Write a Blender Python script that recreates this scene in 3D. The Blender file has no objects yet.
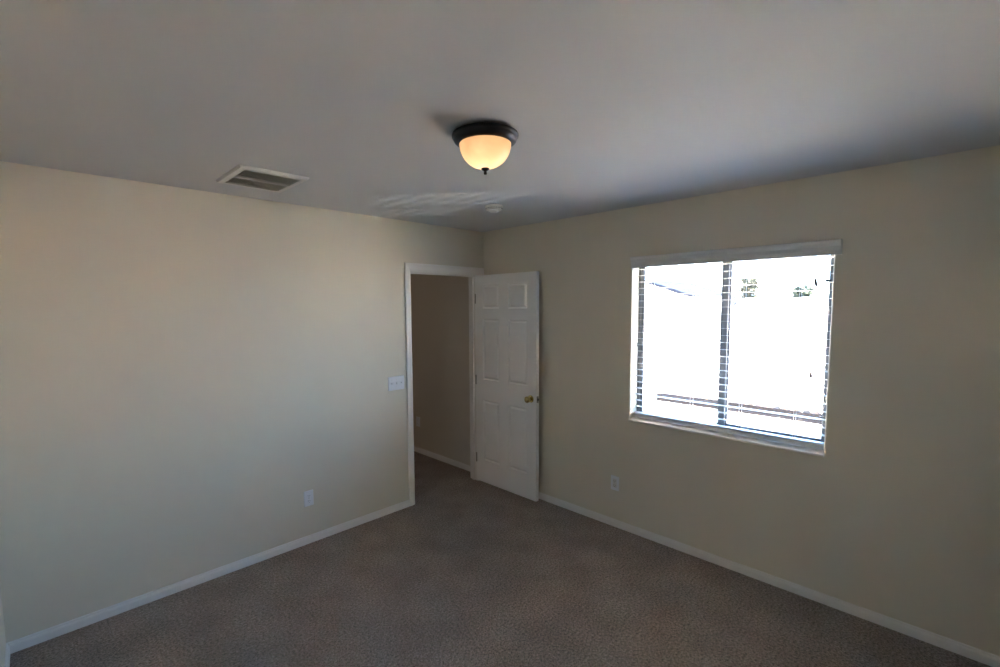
import bpy, bmesh, math, random
from mathutils import Matrix, Vector
random.seed(7)
SC = bpy.context.scene
COL = SC.collection

# ------------------------------------------------------------------ camera
CAM_LOC = Vector((-3.1788, -3.2752, 1.7298))
YAW, PITCH, ROLL, FPX = 0.79294, -0.0810, -0.00678, 464.8
f = Vector((math.cos(PITCH) * math.cos(YAW), math.cos(PITCH) * math.sin(YAW), math.sin(PITCH)))
r = Vector((math.sin(YAW), -math.cos(YAW), 0))
u = r.cross(f)
r2 = r * math.cos(ROLL) + u * math.sin(ROLL)
u2 = -r * math.sin(ROLL) + u * math.cos(ROLL)
cam = bpy.data.cameras.new('camera')
cam.sensor_width = 36
cam.lens = FPX * 36 / 1000
cam.shift_x = 0.01269
cam.shift_y = 0.01021
cam.clip_start = 0.02
cam.clip_end = 400
camo = bpy.data.objects.new('camera', cam)
COL.objects.link(camo)
m3 = Matrix((r2, u2, -f)).transposed()
camo.matrix_world = Matrix.Translation(CAM_LOC) @ m3.to_4x4()
SC.camera = camo

# ------------------------------------------------------------------ view / world / sun
SC.view_settings.view_transform = 'Standard'
SC.view_settings.look = 'None'
SC.view_settings.gamma = 1
SC.view_settings.use_curve_mapping = False
SC.view_settings.exposure = 0.0
SC.cycles.max_bounces = 14
SC.cycles.diffuse_bounces = 10
SC.cycles.transparent_max_bounces = 16
SC.cycles.use_denoising = True
SC.cycles.use_adaptive_sampling = False
SC.cycles.use_light_tree = False
SC.cycles.sample_clamp_indirect = 0

SKY_STRENGTH = 29.0
SUN_STRENGTH = 248.0
w = bpy.data.worlds.new('sky')
SC.world = w
w.use_nodes = True
nt = w.node_tree
nt.nodes.clear()
wo = nt.nodes.new('ShaderNodeOutputWorld')
bg = nt.nodes.new('ShaderNodeBackground')
tc = nt.nodes.new('ShaderNodeTexCoord')
sp = nt.nodes.new('ShaderNodeSeparateXYZ')
cr = nt.nodes.new('ShaderNodeValToRGB')
cr.color_ramp.elements[0].position = 0.0
cr.color_ramp.elements[0].color = (0.66, 0.82, 1.0, 1)
cr.color_ramp.elements[1].position = 0.8
cr.color_ramp.elements[1].color = (0.27, 0.49, 1.0, 1)
e = cr.color_ramp.elements.new(0.2)
e.color = (0.43, 0.65, 1.0, 1)
nt.links.new(tc.outputs['Generated'], sp.inputs[0])
nt.links.new(sp.outputs['Z'], cr.inputs[0])
nt.links.new(cr.outputs[0], bg.inputs[0])
bg.inputs[1].default_value = SKY_STRENGTH
nt.links.new(bg.outputs[0], wo.inputs[0])

sun = bpy.data.lights.new('sun', 'SUN')
sun.energy = SUN_STRENGTH
sun.angle = math.radians(0.55)
sun.color = (1.0, 0.92, 0.80)
suno = bpy.data.objects.new('sun', sun)
COL.objects.link(suno)
sd = Vector((-0.10, -0.45, 0.88)).normalized()          # towards the sun
suno.rotation_euler = sd.to_track_quat('Z', 'Y').to_euler()
suno.location = (2, -2, 12)

# sun glint thrown up through the top of the window by something shiny outside
gl_ = bpy.data.lights.new('sun_glint', 'SPOT')
gl_.energy = 6000
gl_.color = (1.0, 0.92, 0.84)
gl_.shadow_soft_size = 0.025
gl_.spot_size = math.radians(10.6)
gl_.spot_blend = 0.02
glo = bpy.data.objects.new('sun_glint', gl_)
COL.objects.link(glo)
glo.location = (6.2, -10.3, -1.4)
glo.rotation_euler = (Vector((0.05, -1.90, 2.81)) - glo.location).to_track_quat('-Z', 'Y').to_euler()

# daylight portal in the window opening (guides the sampling of the sky, gives off nothing itself)
po = bpy.data.lights.new('window_portal', 'AREA')
po.shape = 'RECTANGLE'; po.size = 1.20; po.size_y = 1.20
po.cycles.is_portal = True
poo = bpy.data.objects.new('window_portal', po)
COL.objects.link(poo)
poo.location = (0.165, -2.1717, 1.4685)
poo.rotation_euler = (0, math.radians(90), 0)      # faces into the room (-X)

# ------------------------------------------------------------------ materials
def mat(name, col, rough=0.6, metal=0.0, spec=0.5, noise=None, bump=None, coat=0):
    """noise=(scale, amount, [detail]) varies the colour; bump=(scale, strength, distance)"""
    m = bpy.data.materials.new(name)
    m.use_nodes = True
    t = m.node_tree
    b = t.nodes['Principled BSDF']
    b.inputs['Base Color'].default_value = (*col, 1)
    b.inputs['Roughness'].default_value = rough
    b.inputs['Metallic'].default_value = metal
    b.inputs['Specular IOR Level'].default_value = spec
    b.inputs['Coat Weight'].default_value = coat
    c = t.nodes.new('ShaderNodeTexCoord')
    if noise:
        n = t.nodes.new('ShaderNodeTexNoise')
        n.inputs['Scale'].default_value = noise[0]
        n.inputs['Detail'].default_value = noise[2] if len(noise) > 2 else 4
        t.links.new(c.outputs['Object'], n.inputs['Vector'])
        rp = t.nodes.new('ShaderNodeValToRGB')
        a = noise[1]
        rp.color_ramp.elements[0].position = 0.3
        rp.color_ramp.elements[1].position = 0.7
        rp.color_ramp.elements[0].color = (*[v * (1 - a) for v in col], 1)
        rp.color_ramp.elements[1].color = (*[min(1, v * (1 + a)) for v in col], 1)
        t.links.new(n.outputs['Fac'], rp.inputs[0])
        t.links.new(rp.outputs[0], b.inputs['Base Color'])
    if bump:
        n = t.nodes.new('ShaderNodeTexNoise')
        n.inputs['Scale'].default_value = bump[0]
        n.inputs['Detail'].default_value = 3
        t.links.new(c.outputs['Object'], n.inputs['Vector'])
        bp = t.nodes.new('ShaderNodeBump')
        bp.inputs['Strength'].default_value = bump[1]
        bp.inputs['Distance'].default_value = bump[2]
        t.links.new(n.outputs['Fac'], bp.inputs['Height'])
        t.links.new(bp.outputs[0], b.inputs['Normal'])
    return m

M = {}
M['wall'] = mat('beige wall paint', (0.705, 0.655, 0.55), 0.55, spec=0.35, noise=(1.3, 0.02, 2), bump=(70, 0.12, 0.004))
M['ceiling'] = mat('white ceiling paint', (0.56, 0.56, 0.565), 0.7, spec=0.25, noise=(1.1, 0.015, 2), bump=(45, 0.18, 0.005))
M['hallpaint'] = mat('tan hall paint', (0.66, 0.60, 0.52), 0.6, spec=0.3, bump=(70, 0.12, 0.004))
M['backwall'] = mat('unseen wall darkened against bounce', (0.40, 0.36, 0.30), 0.6)  # darker than the other walls, to cut the light bounced into the room
M['trim'] = mat('white trim paint', (0.82, 0.79, 0.76), 0.35, spec=0.5)
M['door'] = mat('white door paint', (0.87, 0.85, 0.83), 0.38, spec=0.5, bump=(160, 0.05, 0.001))
M['plastic'] = mat('white plastic', (0.80, 0.81, 0.84), 0.3, spec=0.5)
M['offwhite'] = mat('off white plastic', (0.72, 0.69, 0.65), 0.4)
M['slot'] = mat('dark slot', (0.05, 0.05, 0.055), 0.6)
M['brass'] = mat('polished brass', (0.66, 0.54, 0.25), 0.2, 1.0)
M['steel'] = mat('dull steel', (0.35, 0.33, 0.30), 0.35, 1.0)
M['bronze'] = mat('oil rubbed bronze', (0.012, 0.010, 0.010), 0.33, 0.3, spec=0.5)
M['frame'] = mat('grey aluminium frame', (0.15, 0.15, 0.15), 0.5, 0.1)
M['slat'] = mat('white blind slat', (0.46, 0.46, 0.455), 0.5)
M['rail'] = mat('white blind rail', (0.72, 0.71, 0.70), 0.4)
M['cord'] = mat('white cord', (0.72, 0.71, 0.68), 0.8)
M['tassel'] = mat('taupe tassel', (0.20, 0.15, 0.13), 0.6)
M['ventmetal'] = mat('white vent metal', (0.66, 0.635, 0.60), 0.45)
M['ventdark'] = mat('grey louvre metal', (0.50, 0.475, 0.44), 0.6)
M['duct'] = mat('dark duct', (0.11, 0.10, 0.09), 0.9)
M['stucco'] = mat('pale stucco', (0.62, 0.59, 0.56), 0.9, spec=0.1, noise=(3, 0.05), bump=(30, 0.3, 0.01))
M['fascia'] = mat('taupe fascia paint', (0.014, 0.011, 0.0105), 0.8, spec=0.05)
M['tile'] = mat('salmon concrete tile', (0.52, 0.40, 0.34), 0.85, spec=0.2, noise=(2.5, 0.15), bump=(40, 0.3, 0.01))
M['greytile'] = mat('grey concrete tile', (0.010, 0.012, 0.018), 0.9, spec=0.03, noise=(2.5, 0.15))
M['gravel'] = mat('pale gravel yard', (0.52, 0.44, 0.35), 0.95, spec=0.1, noise=(12, 0.2), bump=(60, 0.5, 0.02))
M['bark'] = mat('bark', (0.12, 0.09, 0.06), 0.9, spec=0.1, noise=(20, 0.3))
M['leafy'] = mat('yellow green leaves', (0.036, 0.035, 0.022), 0.7, spec=0.2, noise=(4, 0.4))
M['leafg'] = mat('green leaves', (0.020, 0.027, 0.019), 0.7, spec=0.2, noise=(4, 0.4))
M['winglass'] = mat('dark house window glass', (0.04, 0.05, 0.06), 0.08)

def carpet():
    m = bpy.data.materials.new('taupe carpet')
    m.use_nodes = True
    t = m.node_tree
    b = t.nodes['Principled BSDF']
    b.inputs['Roughness'].default_value = 0.95
    b.inputs['Specular IOR Level'].default_value = 0.05
    b.inputs['Sheen Weight'].default_value = 0.15
    b.inputs['Sheen Roughness'].default_value = 0.6
    c = t.nodes.new('ShaderNodeTexCoord')
    n1 = t.nodes.new('ShaderNodeTexNoise'); n1.inputs['Scale'].default_value = 80; n1.inputs['Detail'].default_value = 6; n1.inputs['Roughness'].default_value = 0.85
    n2 = t.nodes.new('ShaderNodeTexNoise'); n2.inputs['Scale'].default_value = 4.0; n2.inputs['Detail'].default_value = 3
    v = t.nodes.new('ShaderNodeTexVoronoi'); v.inputs['Scale'].default_value = 130
    for n in (n1, n2, v):
        t.links.new(c.outputs['Object'], n.inputs['Vector'])
    rp = t.nodes.new('ShaderNodeValToRGB')
    rp.color_ramp.elements[0].position = 0.38; rp.color_ramp.elements[0].color = (0.095, 0.068, 0.056, 1)
    rp.color_ramp.elements[1].position = 0.63; rp.color_ramp.elements[1].color = (0.60, 0.465, 0.395, 1)
    t.links.new(n1.outputs['Fac'], rp.inputs[0])
    rp2 = t.nodes.new('ShaderNodeValToRGB')
    rp2.color_ramp.elements[0].position = 0.35; rp2.color_ramp.elements[0].color = (0.86, 0.86, 0.86, 1)
    rp2.color_ramp.elements[1].position = 0.65; rp2.color_ramp.elements[1].color = (1.1, 1.1, 1.1, 1)
    t.links.new(n2.outputs['Fac'], rp2.inputs[0])
    mx = t.nodes.new('ShaderNodeMix'); mx.data_type = 'RGBA'; mx.blend_type = 'MULTIPLY'
    mx.inputs[0].default_value = 1
    t.links.new(rp.outputs[0], mx.inputs[6]); t.links.new(rp2.outputs[0], mx.inputs[7])
    t.links.new(mx.outputs[2], b.inputs['Base Color'])
    ad = t.nodes.new('ShaderNodeMath'); ad.operation = 'ADD'
    t.links.new(n1.outputs['Fac'], ad.inputs[0]); t.links.new(v.outputs['Distance'], ad.inputs[1])
    bp = t.nodes.new('ShaderNodeBump'); bp.inputs['Strength'].default_value = 0.9; bp.inputs['Distance'].default_value = 0.012
    t.links.new(ad.outputs[0], bp.inputs['Height']); t.links.new(bp.outputs[0], b.inputs['Normal'])
    return m
M['carpet'] = carpet()

def glass_pane():
    m = bpy.data.materials.new('window glass')
    m.use_nodes = True
    t = m.node_tree
    t.nodes.clear()
    o = t.nodes.new('ShaderNodeOutputMaterial')
    tr = t.nodes.new('ShaderNodeBsdfTransparent'); tr.inputs[0].default_value = (0.94, 0.96, 0.95, 1)
    gl = t.nodes.new('ShaderNodeBsdfGlossy'); gl.inputs['Roughness'].default_value = 0.02
    fr = t.nodes.new('ShaderNodeFresnel'); fr.inputs['IOR'].default_value = 1.45
    ge = t.nodes.new('ShaderNodeNewGeometry')                 # same reflectance on both faces of the thin pane
    mr = t.nodes.new('ShaderNodeMapRange'); mr.inputs['To Min'].default_value = 1.45; mr.inputs['To Max'].default_value = 1 / 1.45
    t.links.new(ge.outputs['Backfacing'], mr.inputs['Value']); t.links.new(mr.outputs[0], fr.inputs['IOR'])
    mx = t.nodes.new('ShaderNodeMixShader')
    t.links.new(fr.outputs[0], mx.inputs[0]); t.links.new(tr.outputs[0], mx.inputs[1]); t.links.new(gl.outputs[0], mx.inputs[2])
    t.links.new(mx.outputs[0], o.inputs[0])
    return m
M['glass'] = glass_pane()

def shade_glass():
    m = bpy.data.materials.new('alabaster shade glass')
    m.use_nodes = True
    t = m.node_tree
    t.nodes.clear()
    o = t.nodes.new('ShaderNodeOutputMaterial')
    c = t.nodes.new('ShaderNodeTexCoord')
    n = t.nodes.new('ShaderNodeTexNoise'); n.inputs['Scale'].default_value = 9; n.inputs['Detail'].default_value = 2; n.inputs['Distortion'].default_value = 0.6
    t.links.new(c.outputs['Object'], n.inputs['Vector'])
    rp = t.nodes.new('ShaderNodeValToRGB')
    rp.color_ramp.elements[0].color = (0.95, 0.62, 0.40, 1); rp.color_ramp.elements[0].position = 0.35
    rp.color_ramp.elements[1].color = (0.97, 0.74, 0.52, 1); rp.color_ramp.elements[1].position = 0.65
    t.links.new(n.outputs['Fac'], rp.inputs[0])
    tl = t.nodes.new('ShaderNodeBsdfTranslucent')
    df = t.nodes.new('ShaderNodeBsdfDiffuse')
    t.links.new(rp.outputs[0], tl.inputs[0]); t.links.new(rp.outputs[0], df.inputs[0])
    mx = t.nodes.new('ShaderNodeMixShader'); mx.inputs[0].default_value = 0.45
    t.links.new(tl.outputs[0], mx.inputs[1]); t.links.new(df.outputs[0], mx.inputs[2])
    gl = t.nodes.new('ShaderNodeBsdfGlossy'); gl.inputs['Roughness'].default_value = 0.25
    m2 = t.nodes.new('ShaderNodeMixShader'); m2.inputs[0].default_value = 0.04
    t.links.new(mx.outputs[0], m2.inputs[1]); t.links.new(gl.outputs[0], m2.inputs[2])
    t.links.new(m2.outputs[0], o.inputs[0])
    return m
M['shade'] = shade_glass()

# ------------------------------------------------------------------ mesh helpers
def box(bm, x0, x1, y0, y1, z0, z1):
    if x0 > x1: x0, x1 = x1, x0
    if y0 > y1: y0, y1 = y1, y0
    if z0 > z1: z0, z1 = z1, z0
    v = [bm.verts.new(p) for p in ((x0, y0, z0), (x1, y0, z0), (x1, y1, z0), (x0, y1, z0), (x0, y0, z1), (x1, y0, z1), (x1, y1, z1), (x0, y1, z1))]
    for q in ((3, 2, 1, 0), (4, 5, 6, 7), (0, 1, 5, 4), (1, 2, 6, 5), (2, 3, 7, 6), (3, 0, 4, 7)):
        bm.faces.new([v[i] for i in q])

def lathe(bm, prof, n=48, axis='Z', org=(0, 0, 0), cap=True):
    """prof: (radius, height) pairs"""
    def P(rr, h, a):
        c, s = rr * math.cos(a), rr * math.sin(a)
        if axis == 'Z': p = (c, s, h)
        elif axis == 'X': p = (h, c, s)
        else: p = (c, h, s)
        return Vector(p) + Vector(org)
    rings = []
    for rr, h in prof:
        if rr < 1e-6:
            rings.append([bm.verts.new(P(0, h, 0))])
        else:
            rings.append([bm.verts.new(P(rr, h, 2 * math.pi * k / n)) for k in range(n)])
    for a, b in zip(rings, rings[1:]):
        for k in range(n):
            k2 = (k + 1) % n
            if len(a) == 1 and len(b) == 1: continue
            if len(a) == 1: bm.faces.new((a[0], b[k], b[k2]))
            elif len(b) == 1: bm.faces.new((a[k], b[0], a[k2]))
            else: bm.faces.new((a[k], b[k], b[k2], a[k2]))
    if cap:
        for rg in (rings[0], rings[-1]):
            if len(rg) > 1: bm.faces.new(rg)

def extrude_profile(bm, prof, a, b, make):
    """sweep a closed 2D profile between parameters a and b; make(t, p) gives a point"""
    A = [bm.verts.new(make(a, p)) for p in prof]
    B = [bm.verts.new(make(b, p)) for p in prof]
    n = len(prof)
    for i in range(n):
        j = (i + 1) % n
        bm.faces.new((A[i], A[j], B[j], B[i]))
    bm.faces.new(A[::-1]); bm.faces.new(B)

def tube(bm, pts, rad, n=8):
    rings = []
    for i, p in enumerate(pts):
        p = Vector(p)
        d = (Vector(pts[min(i + 1, len(pts) - 1)]) - Vector(pts[max(i - 1, 0)])).normalized()
        a = d.orthogonal().normalized(); b = d.cross(a)
        rr = rad[i] if isinstance(rad, (list, tuple)) else rad
        rings.append([bm.verts.new(p + (a * math.cos(2 * math.pi * k / n) + b * math.sin(2 * math.pi * k / n)) * rr) for k in range(n)])
    for A, B in zip(rings, rings[1:]):
        for k in range(n):
            bm.faces.new((A[k], A[(k + 1) % n], B[(k + 1) % n], B[k]))
    bm.faces.new(rings[0][::-1]); bm.faces.new(rings[-1])

def obj(name, bm, m, parent=None, smooth=False, bevel=0, seg=2, label=None):
    bmesh.ops.recalc_face_normals(bm, faces=bm.faces)
    me = bpy.data.meshes.new(name)
    bm.to_mesh(me); bm.free()
    o = bpy.data.objects.new(name, me)
    COL.objects.link(o)
    for k in (m if isinstance(m, (list, tuple)) else [m]):
        me.materials.append(k)
    if smooth:
        for p in me.polygons: p.use_smooth = True
        if smooth == 'auto':
            ang = math.radians(35)
            b2 = bmesh.new(); b2.from_mesh(me)
            for ed in b2.edges:
                if len(ed.link_faces) == 2 and ed.calc_face_angle(0) > ang: ed.smooth = False
            b2.to_mesh(me); b2.free()
    if bevel:
        md = o.modifiers.new('bevel', 'BEVEL'); md.width = bevel; md.segments = seg; md.limit_method = 'ANGLE'
    if parent:
        o.parent = parent
        o.matrix_parent_inverse = parent.matrix_basis.inverted()
    if label: o['label'] = label
    return o

def boxes(name, bl, m, parent=None, **k):
    bm = bmesh.new()
    for b in bl: box(bm, *b)
    return obj(name, bm, m, parent, **k)

def struct(o):
    o['kind'] = 'structure'
    return o

def empty(name, loc, label=None, cat=None, group=None):
    o = bpy.data.objects.new(name, None)
    COL.objects.link(o)
    o.location = loc
    o.empty_display_size = 0.1
    if label: o['label'] = label
    if cat: o['category'] = cat
    if group: o['group'] = group
    return o

def new(): return bmesh.new()

# ------------------------------------------------------------------ the room shell
H = 2.44
XL, YB = -3.36, -3.52          # left wall plane, back wall plane
T = 0.107                       # partition thickness
TO = 0.15                       # outer wall thickness
DX0, DX1, DH = -0.860, -0.098, 2.021       # door opening (jamb faces)
HX = 0.03                       # hall wall plane
HY = 2.6

struct(boxes('floor', [(XL - .15, HX + .15, YB - .15, HY + .15, -0.12, 0)], M['carpet']))
struct(boxes('ceiling', [(XL - .15, 0.3, YB - .15, HY + .15, H, H + 0.15)], M['ceiling']))
# door wall with its opening
struct(boxes('wall_far', [(XL, DX0 - .015, 0, T, 0, H), (DX1 + .015, 0.0, 0, T, 0, H), (DX0 - .015, DX1 + .015, 0, T, DH + .015, H)], M['wall']))
struct(boxes('wall_left', [(XL - .12, XL, YB - .12, HY, 0, H)], M['wall']))
struct(boxes('wall_back', [(XL, 0, YB - .12, YB, 0, H)], M['backwall']))
struct(boxes('wall_hall_right', [(HX, TO, T, HY, 0, H)], M['hallpaint']))
struct(boxes('wall_hall_end', [(XL, TO, HY, HY + .12, 0, H)], M['hallpaint']))

# window wall: ring around the opening with rounded drywall corners
WY0, WY1, WZ0, WZ1 = -1.5717, -2.7717, 0.872, 2.065
def window_wall():
    bm = new()
    o = [(YB - .12, 0), (T, 0), (T, H), (YB - .12, H)]
    i = [(WY1, WZ0), (WY0, WZ0), (WY0, WZ1), (WY1, WZ1)]
    V = {}
    for tag, x in (('f', 0.0), ('b', TO)):
        V['o' + tag] = [bm.verts.new((x, a, b)) for a, b in o]
        V['i' + tag] = [bm.verts.new((x, a, b)) for a, b in i]
    for k in range(4):
        j = (k + 1) % 4
        bm.faces.new((V['of'][k], V['of'][j], V['if'][j], V['if'][k]))
        bm.faces.new((V['ob'][k], V['ob'][j], V['ib'][j], V['ib'][k]))
        bm.faces.new((V['of'][k], V['of'][j], V['ob'][j], V['ob'][k]))
        bm.faces.new((V['if'][k], V['if'][j], V['ib'][j], V['ib'][k]))
    bmesh.ops.recalc_face_normals(bm, faces=bm.faces)
    ed = [e for e in bm.edges if all(v in V['if'] for v in e.verts)]
    bmesh.ops.bevel(bm, geom=ed, offset=0.014, segments=5, profile=0.5, affect='EDGES')
    return obj('wall_right', bm, M['wall'], smooth='auto')
struct(window_wall())

# baseboards
BBP = [(0, 0), (0.012, 0), (0.012, 0.036), (0.0105, 0.042), (0.007, 0.047), (0.0065, 0.053), (0.004, 0.057), (0, 0.058)]
def bb_y(name, x, sx, y0, y1):
    bm = new(); extrude_profile(bm, BBP, y0, y1, lambda t, p: (x + sx * p[0], t, p[1])); return struct(obj(name, bm, M['trim']))
def bb_x(name, y, sy, x0, x1):
    bm = new(); extrude_profile(bm, BBP, x0, x1, lambda t, p: (t, y + sy * p[0], p[1])); return struct(obj(name, bm, M['trim']))
bb_x('baseboard_far', 0, -1, XL, DX0 - .058)
bb_y('baseboard_right', 0, -1, YB, 0)
bb_y('baseboard_left', XL, 1, YB, -0.012)
bb_x('baseboard_back', YB, 1, XL + .012, -.012)
bb_y('baseboard_hall', HX, -1, T, HY)

# ------------------------------------------------------------------ the door
CAS = [(0, 0), (0.009, 0), (0.011, 0.006), (0.013, 0.014), (0.0145, 0.036), (0.016, 0.044), (0.016, 0.054), (0.013, 0.057), (0, 0.057)]
def casing():
    # mitred colonial casing on the room side: profile p = (projection, distance from the opening edge)
    bm = new()
    g = 0.004
    path = [(DX0 - g, 0.0), (DX0 - g, DH + g), (DX1 + g, DH + g), (DX1 + g, 0.0)]
    secs = []
    for k, (px, pz) in enumerate(path):
        sec = []
        for pr, d in CAS:
            xx = px - d if k < 2 else px + d * 1.62
            zz = pz if k in (0, 3) else pz + d * 1.24
            sec.append(bm.verts.new((xx, -pr, zz)))
        secs.append(sec)
    n = len(CAS)
    for A, B in zip(secs, secs[1:]):
        for i in range(n):
            j = (i + 1) % n
            bm.faces.new((A[i], A[j], B[j], B[i]))
    bm.faces.new(secs[0]); bm.faces.new(secs[-1][::-1])
    return obj('trim_1', bm, M['trim'])
struct(casing())

door = struct(empty('door_1', (DX1, 0, 0)))
boxes('door_jamb', [(DX0 - .015, DX0, -.001, T + .001, 0, DH + .015), (DX1, DX1 + .015, -.001, T + .001, 0, DH + .015), (DX0, DX1, -.001, T + .001, DH, DH + .015),
                    (DX0, DX0 + .011, .038, .070, 0, DH), (DX1 - .011, DX1, .038, .070, 0, DH), (DX0 + .011, DX1 - .011, .038, .070, DH - .011, DH)], M['trim'], door)
LX0, LX1 = -0.1135, -0.0785      # leaf faces (the seen one at LX0)
LW, LZ0, LZ1 = 0.755, 0.018, 2.019
YH = -0.004                      # hinge edge
def door_leaf():
    bm = new()
    ys = [0, .10, .31, .43, .65, LW]
    zs = [LZ0, .24, .83, 1.03, 1.607, 1.706, 1.93, LZ1]
    def side(x, sgn):
        vv = [[bm.verts.new((x, YH - a, z)) for a in ys] for z in zs]
        for i in range(len(zs) - 1):
            for j in range(len(ys) - 1):
                q = bm.faces.new((vv[i][j], vv[i][j + 1], vv[i + 1][j + 1], vv[i + 1][j]))
                if j in (1, 3) and i in (1, 3, 5):
                    panels.append((q, sgn))
        return vv
    panels = []
    a = side(LX0, -1)
    b = side(LX1, 1)
    for A, B in zip(a, a[1:]): pass
    nI, nJ = len(zs), len(ys)
    for i in range(nI - 1):
        for j in (0, nJ - 1):
            bm.faces.new((a[i][j], a[i + 1][j], b[i + 1][j], b[i][j]))
    for j in range(nJ - 1):
        for i in (0, nI - 1):
            bm.faces.new((a[i][j], a[i][j + 1], b[i][j + 1], b[i][j]))
    bmesh.ops.recalc_face_normals(bm, faces=bm.faces)
    for q, sgn in panels:
        for th, dp in ((0.003, -0.005), (0.011, -0.009), (0.005, 0.0), (0.022, 0.011)):
            bmesh.ops.inset_individual(bm, faces=[q], thickness=th, depth=dp)
    return obj('door_leaf', bm, M['door'], door, bevel=0.0012)
door_leaf()
KY, KZ = YH - LW + 0.062, 0.922
bm = new()
lathe(bm, [(0.0325, 0), (0.0325, -.003), (0.029, -.007), (0.014, -.010), (0.0125, -.026), (0.017, -.031), (0.0255, -.037), (0.0285, -.046), (0.027, -.055), (0.020, -.062), (0.008, -.0655), (0, -.066)], 40, 'X', (LX0, KY, KZ))
obj('door_knob', bm, M['brass'], door, smooth='auto', label='polished brass knob')
bm = new()
lathe(bm, [(0.0325, 0), (0.0325, .003), (0.029, .007), (0.014, .010), (0.0125, .022), (0.0255, .030), (0.0285, .036), (0.027, .043), (0.012, .047), (0, .048)], 40, 'X', (LX1, KY, KZ))
obj('door_knob', bm, M['brass'], door, smooth='auto', label='polished brass knob on the wall side')
boxes('latch_plate', [(LX0 + .005, LX1 - .005, YH - LW - .0012, YH - LW + .001, KZ - .028, KZ + .028)], M['steel'], door, bevel=.0008)
boxes('latch_bolt', [(LX0 + .011, LX1 - .011, YH - LW - .009, YH - LW, KZ - .009, KZ + .009)], M['slot'], door, bevel=.001)
for z in (0.25, 1.02, 1.80):
    bm = new()
    lathe(bm, [(0, -.047), (.004, -.047), (.0062, -.044), (.0062, .044), (.004, .047), (0, .047)], 16, 'Z', (LX0 - .004, -0.0075, z))
    box(bm, LX0 - .002, LX0 + .030, YH, 0.0, z - .044, z + .044)
    obj('hinge', bm, M['steel'], door, smooth='auto')

# ------------------------------------------------------------------ the window
win = struct(empty('window_1', (0.12, (WY0 + WY1) / 2, WZ0)))
FX0, FX1 = 0.100, 0.150
def sill():
    bm = new()
    prof = [(-0.012, -0.012), (-0.017, -0.006), (-0.016, 0.001), (-0.010, 0.005), (FX0, 0.005), (FX0, -0.012)]
    extrude_profile(bm, prof, WY0 + .004, WY1 - .004, lambda t, p: (p[0], t, WZ0 + p[1]))
    return obj('window_sill', bm, M['trim'], win, smooth='auto')
sill()
yC0, yC1 = -2.147, -2.214
boxes('window_frame', [(FX0, FX1, WY0, WY0 - .020, WZ0, WZ1), (FX0, FX1, WY1, WY1 + .026, WZ0, WZ1), (FX0, FX1, WY0 - .02, WY1 + .026, WZ0, WZ0 + .030), (FX0, FX1, WY0 - .02, WY1 + .026, WZ1 - .035, WZ1),
                       (FX0 + .003, FX0 + .008, WY0 - .02, WY1 + .026, WZ0 + .030, WZ0 + .038)], M['frame'], win, bevel=.0015)
def sash(name, ya, yb, x0, x1, sl, sr, zb, zt):
    return boxes(name, [(x0, x1, ya, ya - sl, zb, zt), (x0, x1, yb + sr, yb, zb, zt), (x0, x1, ya - sl, yb + sr, zb, zb + .026), (x0, x1, ya - sl, yb + sr, zt - .028, zt)], M['frame'], win, bevel=.0015)
s1 = sash('sliding_sash', WY0 - .020, yC1 + .012, 0.106, 0.124, .024, .045, WZ0 + .024, WZ1 - .03)
s2 = sash('fixed_sash', yC0 - .012, WY1 + .024, 0.128, 0.146, .052, .012, WZ0 + .030, WZ1 - .03)
boxes('pane', [(.113, .116, WY0 - .042, yC1 + .050, WZ0 + .048, WZ1 - .056)], M['glass'], s1)
boxes('pane', [(.135, .138, yC0 - .060, WY1 + .034, WZ0 + .054, WZ1 - .056)], M['glass'], s2)
bm = new()
box(bm, .098, .106, WY0 - .022, WY0 - .036, 1.425, 1.47)
tube(bm, [(.100, WY0 - .026, 1.462), (.084, WY0 - .020, 1.458), (.078, WY0 - .010, 1.440), (.082, WY0 - .006, 1.420), (.094, WY0 - .012, 1.412), (.100, WY0 - .022, 1.420)], .0035)
obj('sash_latch', bm, M['frame'], win, smooth='auto')
for z in (1.862, 1.068, 1.048):
    boxes('frame_clip', [(.094, .104, WY1 + .020, WY1 + (.050 if z > 1.5 else .044), z - (.007 if z > 1.5 else .003), z + (.007 if z > 1.5 else .003))], M['slot'], win, bevel=.0008)

# ------------------------------------------------------------------ the blind
blind = empty('window_blind', (0.05, (WY0 + WY1) / 2, WZ0), 'white two inch horizontal window blind, slats open, lowered over the whole window', 'blind')
SX0, SX1 = 0.040, 0.089
SY0, SY1 = WY0 - .006, WY1 + .006
def slats():
    bm = new()
    z = 1.992 + 0.0466
    zs = []
    while z > 0.955:
        zs.append(z); z -= 0.0466
    zs += [0.9215]
    for z in zs:
        prof = []
        for k in range(7):                       # gentle crown across the slat
            t = k / 6
            prof.append((SX0 + (SX1 - SX0) * t, z + (.5 - t) * .0018 + 0.0005 * (1 - (2 * t - 1) ** 2) + 0.0007))
        for k in range(6, -1, -1):
            t = k / 6
            prof.append((SX0 + (SX1 - SX0) * t, z + (.5 - t) * .0018 + 0.0005 * (1 - (2 * t - 1) ** 2) - 0.0007))
        extrude_profile(bm, prof, SY0, SY1, lambda t, p: (p[0], t, p[1]))
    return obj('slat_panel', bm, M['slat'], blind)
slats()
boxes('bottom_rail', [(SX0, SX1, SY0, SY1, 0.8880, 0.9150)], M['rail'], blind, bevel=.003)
boxes('head_rail', [(SX0 - .004, SX1 + .004, SY0, SY1, WZ1 - .040, WZ1 - .002)], M['slat'], blind, bevel=.001)
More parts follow.
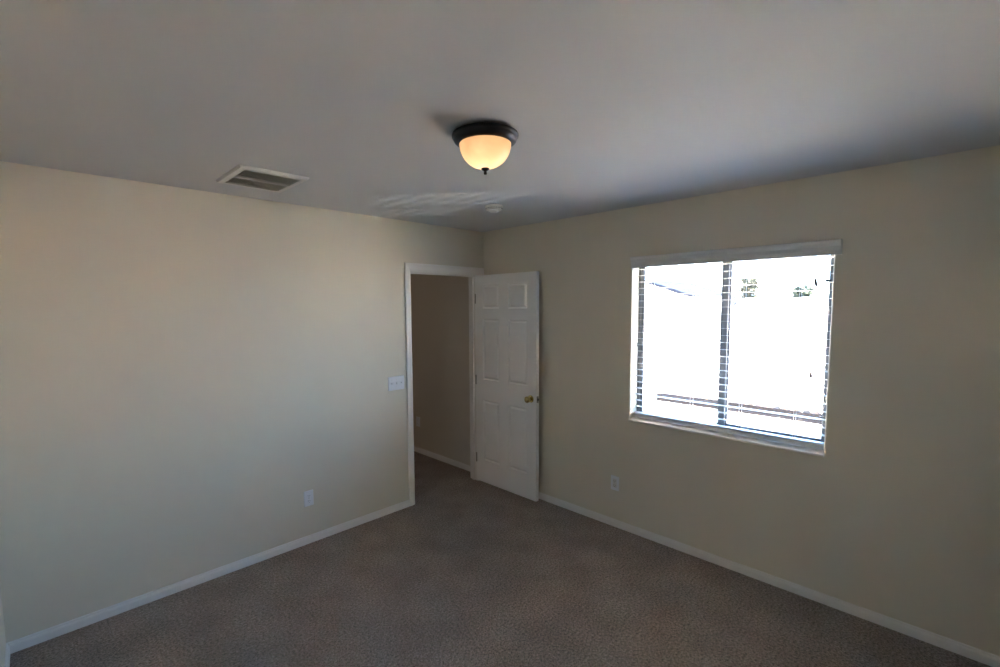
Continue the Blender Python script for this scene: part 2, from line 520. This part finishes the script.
def valance():
    # moulded front board with a return at each end
    bm = new()
    VP = [(-.030, 0), (-.033, .004), (-.034, .020), (-.036, .026), (-.036, .046), (-.040, .052), (-.046, .060), (-.048, .068), (-.048, .078), (-.045, .081), (-.030, .081)]
    ya, yb = -1.578, -2.808
    z0 = 1.996
    extrude_profile(bm, VP, ya, yb, lambda t, p: (p[0], t, z0 + p[1]))
    for yy, s in ((ya, -1), (yb, 1)):
        box(bm, -.030, -.001, yy, yy + s * .012, z0, z0 + .081)
    box(bm, -.031, -.001, ya - .012, yb + .012, z0 + .074, z0 + .0805)  # top board added to stop light leaking up the wall
    return obj('valance', bm, M['rail'], blind)
valance()
for yy in (-1.70, -2.00, -2.312, -2.612):
    bm = new()
    for xx in (SX0 - .002, SX1 + .002):
        tube(bm, [(xx, yy, WZ1 - .04), (xx, yy, 0.9)], .0009, 5)
    z = 1.992 - .004
    while z > .955:
        tube(bm, [(SX0 - .002, yy, z), (SX1 + .002, yy, z)], .0006, 4); z -= .0466
    tube(bm, [(SX0 - .003, yy - .006, .915), (SX0 - .004, yy - .006, .895)], .0012, 5)
    obj('ladder_cord', bm, M['cord'], blind)
def tilt_cord(yy, zt, kind):
    bm = new()
    tube(bm, [(.030, yy + .002, WZ1 - .03), (.030, yy, (zt + 2) / 2), (.030, yy, zt + .018)], .0010, 6)
    c = obj('tilt_cord', bm, M['cord'], blind)
    bm = new()
    if kind:
        lathe(bm, [(0, .022), (.003, .022), (.0045, .016), (.008, -.010), (.0095, -.016), (.0075, -.019), (0, -.019)], 16, 'Z', (.030, yy, zt))
    else:
        tube(bm, [(.028, yy + .004, zt + .022), (.029, yy + .003, zt + .018), (.030, yy, zt), (.031, yy - .003, zt - .018), (.032, yy - .004, zt - .022)], [.004, .007, .008, .007, .004], 12)
    obj('tassel', bm, M['tassel'], c, smooth='auto', label='taupe cord tassel')
tilt_cord(-2.690, 1.850, 0)
tilt_cord(-2.688, 1.322, 1)

# ------------------------------------------------------------------ ceiling light
LC = (-1.7986, -1.8695)
lt = empty('ceiling_light', (LC[0], LC[1], H), 'lit flush mount ceiling light with a dark bronze pan and a cream glass bowl', 'ceiling light')
bm = new()
lathe(bm, [(0, 2.4395), (.110, 2.4395), (.114, 2.434), (.130, 2.431), (.136, 2.428), (.1375, 2.424), (.1365, 2.418), (.132, 2.414), (.1305, 2.409), (.128, 2.402), (.121, 2.396), (.113, 2.392), (.108, 2.3905), (.105, 2.3915), (.103, 2.394), (.102, 2.404), (0, 2.406)], 72, 'Z', (*LC, 0))
obj('ceiling_pan', bm, M['bronze'], lt, smooth='auto', label='dark bronze ceiling pan')
prof = []
for k in range(19):
    a = math.pi / 2 * k / 18
    prof.append((.1065 * math.cos(a) ** 0.88 if k < 18 else 0.0, 2.397 - .102 * math.sin(a)))
bm = new()
lathe(bm, prof, 64, 'Z', (*LC, 0), cap=False)
obj('glass_shade', bm, M['shade'], lt, smooth=True, label='cream alabaster glass bowl glowing warm')
bm = new()
lathe(bm, [(0, 2.2975), (0.012, 2.2975), (0.0165, 2.2955), (0.0175, 2.2925), (0.015, 2.2885), (0.008, 2.2855), (0.0055, 2.2825), (0.0065, 2.2785), (0.007, 2.2745), (0.005, 2.2705), (0, 2.2695)], 28, 'Z', (*LC, 0))
obj('finial', bm, M['bronze'], lt, smooth='auto', label='small dark bronze finial')
bl = bpy.data.lights.new('bulb', 'POINT')
bl.energy = 0.64
bl.color = (1.0, 0.86, 0.60)
bl.shadow_soft_size = 0.022
blo = bpy.data.objects.new('bulb', bl)
COL.objects.link(blo)
blo.parent = lt
blo.location = (0.0, 0.0, -0.080)

# added fill light without a fixture, brightens the hall from out of sight
hl = bpy.data.lights.new('hall_fill', 'POINT')
hl.energy = 5.6
hl.color = (1.0, 0.86, 0.72)
hl.shadow_soft_size = 0.12
hlo = bpy.data.objects.new('hall_fill', hl)
COL.objects.link(hlo)
hlo.location = (-2.2, 1.5, 2.2)

# ------------------------------------------------------------------ smoke detector
SD = (-0.768, -0.905)
sm = empty('smoke_detector', (*SD, H), 'round white smoke detector on the ceiling beyond the light, nearest the door', 'smoke detector')
bm = new()
lathe(bm, [(0, H - .0005), (.062, H - .0005), (.064, H - .004), (.064, H - .011), (.060, H - .014), (.0, H - .014)], 48, 'Z', (*SD, 0))
obj('mounting_base', bm, M['offwhite'], sm, smooth='auto')
bm = new()
lathe(bm, [(0, H - .012), (.055, H - .012), (.056, H - .024), (.053, H - .030), (.044, H - .034), (.032, H - .036), (.030, H - .042), (.026, H - .045), (0, H - .046)], 48, 'Z', (*SD, 0))
obj('cover', bm, M['offwhite'], sm, smooth='auto')
bm = new()
for k in range(24):
    a = 2 * math.pi * k / 24
    c, s = math.cos(a), math.sin(a)
    tube(bm, [(SD[0] + c * .0565, SD[1] + s * .0565, H - .016), (SD[0] + c * .0565, SD[1] + s * .0565, H - .023)], .0018, 5)
obj('sensor_slots', bm, M['slot'], sm, label='ring of narrow dark sensor openings')

# ------------------------------------------------------------------ ceiling vent
VX0, VX1, VY0, VY1 = -2.387, -2.033, -0.728, -0.322
ix0, ix1, iy0, iy1 = -2.349, -2.062, -0.680, -0.345
vn = empty('ceiling_vent', ((VX0 + VX1) / 2, (VY0 + VY1) / 2, H), 'white rectangular ceiling air register with two banks of louvres near the door wall', 'vent')
bm = new()
zf = H - .014
def ring(bm, o, i, zo, zi):
    O = [bm.verts.new((a, b, zo)) for a, b in o]; I = [bm.verts.new((a, b, zi)) for a, b in i]
    for k in range(4):
        bm.faces.new((O[k], O[(k + 1) % 4], I[(k + 1) % 4], I[k]))
    return O, I
rc = lambda a, b, c, d: [(a, c), (b, c), (b, d), (a, d)]
o1 = rc(VX0, VX1, VY0, VY1); o2 = rc(VX0 + .006, VX1 - .006, VY0 + .006, VY1 - .006); i1 = rc(ix0, ix1, iy0, iy1)
ring(bm, o1, o1, H, H - .005); ring(bm, o1, o2, H - .005, zf); ring(bm, o2, i1, zf, zf + .002); ring(bm, i1, i1, zf + .002, H - .0006)
bmesh.ops.remove_doubles(bm, verts=bm.verts, dist=1e-5)
obj('frame', bm, M['ventmetal'], vn)
boxes('divider', [(ix0, ix1, -.513, -.507, zf - .001, H - .001)], M['ventmetal'], vn)
for a, b in ((iy0, -.513), (-.507, iy1)):
    bm = new()
    n = 24
    for k in range(n):
        xc = ix0 + (ix1 - ix0) * (k + .5) / n
        extrude_profile(bm, [(xc - .0045, H - .0125), (xc - .0038, H - .0130), (xc + .0045, H - .0022), (xc + .0038, H - .0018)], a, b, lambda t, p: (p[0], t, p[1]))
    obj('louvre_panel', bm, M['ventdark'], vn, label='bank of narrow grey louvres')
boxes('duct_backing', [(ix0, ix1, iy0, iy1, H - .0012, H - .0002)], M['duct'], vn)

# ------------------------------------------------------------------ switch and outlets
def wall_plate(root, w, h, mp, name='cover_plate'):
    """plate on the plane given by mp(u, v, d): u across, v up, d out of the wall"""
    bm = new()
    V = []
    for (s, d) in ((1, 0), (1, .0035), (.955, .0062)):
        V.append([bm.verts.new(mp(a * w / 2 * (s if s == 1 else 1 - .006 / w), b * h / 2 * (s if s == 1 else 1 - .006 / h), d)) for a, b in ((-1, -1), (1, -1), (1, 1), (-1, 1))])
    for A, B in zip(V, V[1:]):
        for k in range(4): bm.faces.new((A[k], A[(k + 1) % 4], B[(k + 1) % 4], B[k]))
    bm.faces.new(V[-1]); bm.faces.new(V[0][::-1])
    return obj(name, bm, M['plastic'], root)

def mbox(bm, mp, u0, u1, v0, v1, d0, d1):
    vs = [bm.verts.new(mp(a, b, d)) for d in (d0, d1) for a, b in ((u0, v0), (u1, v0), (u1, v1), (u0, v1))]
    for q in ((3, 2, 1, 0), (4, 5, 6, 7), (0, 1, 5, 4), (1, 2, 6, 5), (2, 3, 7, 6), (3, 0, 4, 7)):
        bm.faces.new([vs[i] for i in q])

def duplex(root, mp):
    wall_plate(root, .070, .114, mp)
    for s in (-1, 1):
        bm = new()
        n = 20
        A, B = [], []
        for k in range(n):
            a = 2 * math.pi * k / n
            uu = max(-.0165, min(.0165, .0172 * math.cos(a) * 1.12)); vv = max(-.0135, min(.0135, .0172 * math.sin(a)))
            A.append(bm.verts.new(mp(uu, s * .0195 + vv, .004))); B.append(bm.verts.new(mp(uu, s * .0195 + vv, .0082)))
        for k in range(n): bm.faces.new((A[k], A[(k + 1) % n], B[(k + 1) % n], B[k]))
        bm.faces.new(B)
        rcp = obj('receptacle', bm, M['plastic'], root)
        bm = new()
        mbox(bm, mp, -.0075, -.0055, s * .0195 - .001, s * .0195 + .0075, .0078, .0085)
        mbox(bm, mp, .0055, .0075, s * .0195 - .001, s * .0195 + .0065, .0078, .0085)
        mbox(bm, mp, -.0022, .0022, s * .0195 - .0100, s * .0195 - .0058, .0078, .0085)
        obj('socket_slots', bm, M['slot'], rcp, label='dark plug slots')
    bm = new(); mbox(bm, mp, -.0022, .0022, -.0022, .0022, .006, .0072)
    obj('screw', bm, M['steel'], root)

mpA = lambda cx, cz: (lambda u_, v_, d_: (cx + u_, -d_, cz + v_))           # on the door wall
mpB = lambda cy, cz, px=0.0: (lambda u_, v_, d_: (px - d_, cy - u_, cz + v_))  # on the window wall / hall wall

o1 = empty('wall_outlet', (-1.800, 0, .336), 'white duplex wall outlet low on the door wall, left of the doorway', 'outlet')
duplex(o1, mpA(-1.800, .336))
o2 = empty('wall_outlet', (0, -1.458, .347), 'white rectangular wall outlet low on the window wall, between door and window', 'outlet')
mp = mpB(-1.458, .347)
wall_plate(o2, .070, .114, mp)
bm = new(); mbox(bm, mp, -.0165, .0165, -.0335, .0335, .004, .0080)
rc2 = obj('receptacle', bm, M['offwhite'], o2, bevel=.001)
for s in (-1, 1):
    bm = new()
    mbox(bm, mp, -.0075, -.0055, s * .018 - .002, s * .018 + .006, .0076, .0084)
    mbox(bm, mp, .0055, .0075, s * .018 - .002, s * .018 + .005, .0076, .0084)
    mbox(bm, mp, -.002, .002, s * .018 - .010, s * .018 - .006, .0076, .0084)
    obj('socket_slots', bm, M['slot'], rc2, label='dark plug slots')
o3 = empty('wall_outlet', (HX, 1.155, .371), 'dim wall outlet seen through the doorway, low on the hall wall', 'outlet')
duplex(o3, mpB(1.155, .371, HX))

sw = empty('light_switch', (-1.025, 0, 1.093), 'white wide wall plate with three switches beside the door casing', 'light switch')
mp = mpA(-1.025, 1.093)
wall_plate(sw, .156, .116, mp)
for k, uu in enumerate((-.046, 0, .046)):
    bm = new()
    mbox(bm, mp, uu - .0052, uu + .0052, -.0125, .0125, .005, .0066)
    s_ = obj('switch_bezel', bm, M['plastic'], sw)
    bm = new()
    v = [bm.verts.new(mp(*p)) for p in ((uu - .0042, -.006, .007), (uu + .0042, -.006, .007), (uu + .0042, .006, .007), (uu - .0042, .006, .007),
                                        (uu - .0034, .002, .019), (uu + .0034, .002, .019), (uu + .0034, .009, .017), (uu - .0034, .009, .017))]
    for q in ((4, 5, 6, 7), (0, 1, 5, 4), (1, 2, 6, 5), (2, 3, 7, 6), (3, 0, 4, 7)):
        bm.faces.new([v[i] for i in q])
    obj('toggle', bm, M['plastic'], sw, bevel=.0008)
    for vv in (-.030, .030):
        bm = new(); mbox(bm, mp, uu - .0024, uu + .0024, vv - .0024, vv + .0024, .006, .0072)
        obj('screw', bm, M['offwhite'], sw)

# ------------------------------------------------------------------ outdoors
GZ = -3.2
struct(boxes('ground', [(TO + .3, 140, -90, 90, GZ - .2, GZ)], M['gravel']))
def tile_roof(bm, xe, ze, xr, zr, y0, y1, pitch, rows, seg=8, amp=.035, thick=.03):
    """barrel tiles: waves along y, courses stepping down from ridge to eave"""
    n = int((y1 - y0) / pitch * seg)
    pts = []
    for k in range(rows):
        t0, t1 = k / rows, (k + 1) / rows
        for t, lift in ((t0, thick), (t1, 0.0)):
            pts.append((xe + (xr - xe) * t, ze + (zr - ze) * t + lift))
    prev = None
    for q, (x, z) in enumerate(pts):
        row = []
        for i in range(n + 1):
            y = y0 + (y1 - y0) * i / n
            ph = (y - y0) / pitch * 2 * math.pi
            row.append(bm.verts.new((x, y, z + amp * (0.5 + 0.5 * math.cos(ph)) ** 0.7)))
        if prev:
            for i in range(n): bm.faces.new((prev[i], prev[i + 1], row[i + 1], row[i]))
        prev = row
def ridge_tiles(bm, x, z, y0, y1, step=.42, rad=.13):
    n = int(abs(y1 - y0) / step)
    for k in range(n):
        ya = y0 + (y1 - y0) * k / n; yb = y0 + (y1 - y0) * (k + 1) / n
        A, B = [], []
        for j in range(9):
            a = math.pi * j / 8
            A.append(bm.verts.new((x + rad * 1.12 * math.cos(a), ya, z - .03 + rad * 1.12 * math.sin(a))))
            B.append(bm.verts.new((x + rad * .92 * math.cos(a), yb + (yb - ya) * .08, z - .03 + rad * .92 * math.sin(a))))
        for j in range(8): bm.faces.new((A[j], A[j + 1], B[j + 1], B[j]))
        bm.faces.new(A)
def house(name, label, xe, ze, xr, zr, y0, y1, tm, pitch, rows, seg, fm='fascia'):
    root = empty(name, ((2 * xr) / 2, (y0 + y1) / 2, GZ), label, 'house')
    bm = new()
    tile_roof(bm, xe - .05, ze + .10, xr, zr, y0, y1, pitch, rows, seg)
    xb = 2 * xr - xe
    # rear slope and underside
    a = [bm.verts.new(p) for p in ((xr, y0, zr), (xr, y1, zr), (xb, y1, ze), (xb, y0, ze))]
    bm.faces.new(a)
    ridge_tiles(bm, xr, zr + .06, y0, y1)
    obj('roof', bm, tm, root)
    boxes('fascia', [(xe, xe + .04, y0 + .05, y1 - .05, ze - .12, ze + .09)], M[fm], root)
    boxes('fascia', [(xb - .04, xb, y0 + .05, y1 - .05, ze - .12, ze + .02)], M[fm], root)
    bm = new()
    prof = [(xe + .04, ze - .10), (xb - .04, ze - .10), (xb - .04, ze - .04), (xr, zr - .06), (xe + .04, ze - .02)]
    extrude_profile(bm, prof, y0 + .06, y1 - .06, lambda t, p: (p[0], t, p[1]))
    obj('gable', bm, M['stucco'], root)
    wx0, wx1 = xe + .55, xb - .55
    bm = new(); box(bm, wx0, wx1, y0 + .5, y1 - .5, GZ, ze - .09)
    obj('wall', bm, M['stucco'], root)
    return root, wx0
nb, wx0 = house('neighbour_house', 'nearest house outside the window with a sunlit scalloped tile roof and pale wall', 8.82, -.74, 15.42, 1.78, -14.0, 2.43, M['tile'], .185, 22, 8)
for yy in (1.1, -1.6, -4.2):
    fr = boxes('house_window', [(wx0 - .03, wx0 + .01, yy, yy - 1.2, -2.4, -1.25)], M['trim'], nb, bevel=.004)
    boxes('pane', [(wx0 - .036, wx0 - .028, yy - .06, yy - 1.14, -2.34, -1.31)], M['winglass'], fr)
house('neighbour_house', 'farther house with a low tile ridge seen through the left window pane', 24.0, .05, 29.0, 2.08, 7.2, 22.0, M['tile'], .3, 14, 6, 'stucco')
gh = empty('neighbour_house', (44.0, 18.0, GZ), 'distant house whose blue grey gable slope peaks above the farther tile ridge', 'house')
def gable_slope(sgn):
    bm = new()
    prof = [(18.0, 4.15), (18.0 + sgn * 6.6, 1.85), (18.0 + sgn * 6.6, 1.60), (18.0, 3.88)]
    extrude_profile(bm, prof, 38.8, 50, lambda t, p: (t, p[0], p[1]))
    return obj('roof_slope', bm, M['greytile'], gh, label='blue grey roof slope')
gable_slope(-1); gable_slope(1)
bm = new()
extrude_profile(bm, [(12.0, GZ), (24.0, GZ), (24.0, 1.80), (18.0, 3.86), (12.0, 1.80)], 39.4, 49.4, lambda t, p: (t, p[0], p[1]))
obj('wall', bm, M['stucco'], gh)

def tree(label, x, y, top, spread, lm, nleaf, cat='tree', base=GZ, tall=1.9):
    rt = empty('tree', (x, y, base), label, cat)
    bm = new()
    tube(bm, [(x, y, base), (x + .06, y - .05, base + (top - base) * .45), (x - .05, y + .08, top - tall * .55)], [.17, .12, .06], 10)
    for k in range(7):
        a = k * 2.4
        z0 = top - tall * (.95 - .07 * k)
        tube(bm, [(x, y, z0), (x + math.cos(a) * spread * .4, y + math.sin(a) * spread * .4, z0 + .35), (x + math.cos(a) * spread * .75, y + math.sin(a) * spread * .75, z0 + .7)], [.05, .03, .012], 6)
    obj('trunk', bm, M['bark'], rt)
    bm = new()
    cl = []
    for k in range(26):
        a = random.uniform(0, 6.28); rr = spread * math.sqrt(random.random()) * .85
        h = random.uniform(0, 1)
        cl.append((x + math.cos(a) * rr * (1 - .35 * h), y + math.sin(a) * rr * (1 - .35 * h), top - tall * (1 - h) * .8 - .15, random.uniform(.18, .36)))
    for k in range(nleaf):
        c = random.choice(cl)
        d = Vector((random.gauss(0, 1), random.gauss(0, 1), random.gauss(0, .8))).normalized() * c[3] * random.random() ** .4
        p = Vector(c[:3]) + d
        e1 = Vector((random.gauss(0, 1), random.gauss(0, 1), random.gauss(0, 1))).normalized()
        e2 = e1.orthogonal().normalized()
        s = random.uniform(.07, .13)
        vs = [bm.verts.new(p + e1 * s), bm.verts.new(p + e2 * s * .5), bm.verts.new(p - e1 * s), bm.verts.new(p - e2 * s * .5)]
        bm.faces.new(vs)
    obj('foliage', bm, lm, rt)
    return rt
tree('loose yellow green tree rising above the roof beside the window mullion', 26.0, 5.15, 3.30, .55, M['leafy'], 2600)
tree('small rounded green tree above the roof in the right window pane', 26.0, 2.60, 2.62, .42, M['leafg'], 2600, tall=1.0)
tree('low pale bush just above the roof ridge between the two trees', 21.5, 2.87, 2.06, .45, M['leafy'], 1200, tall=.55)
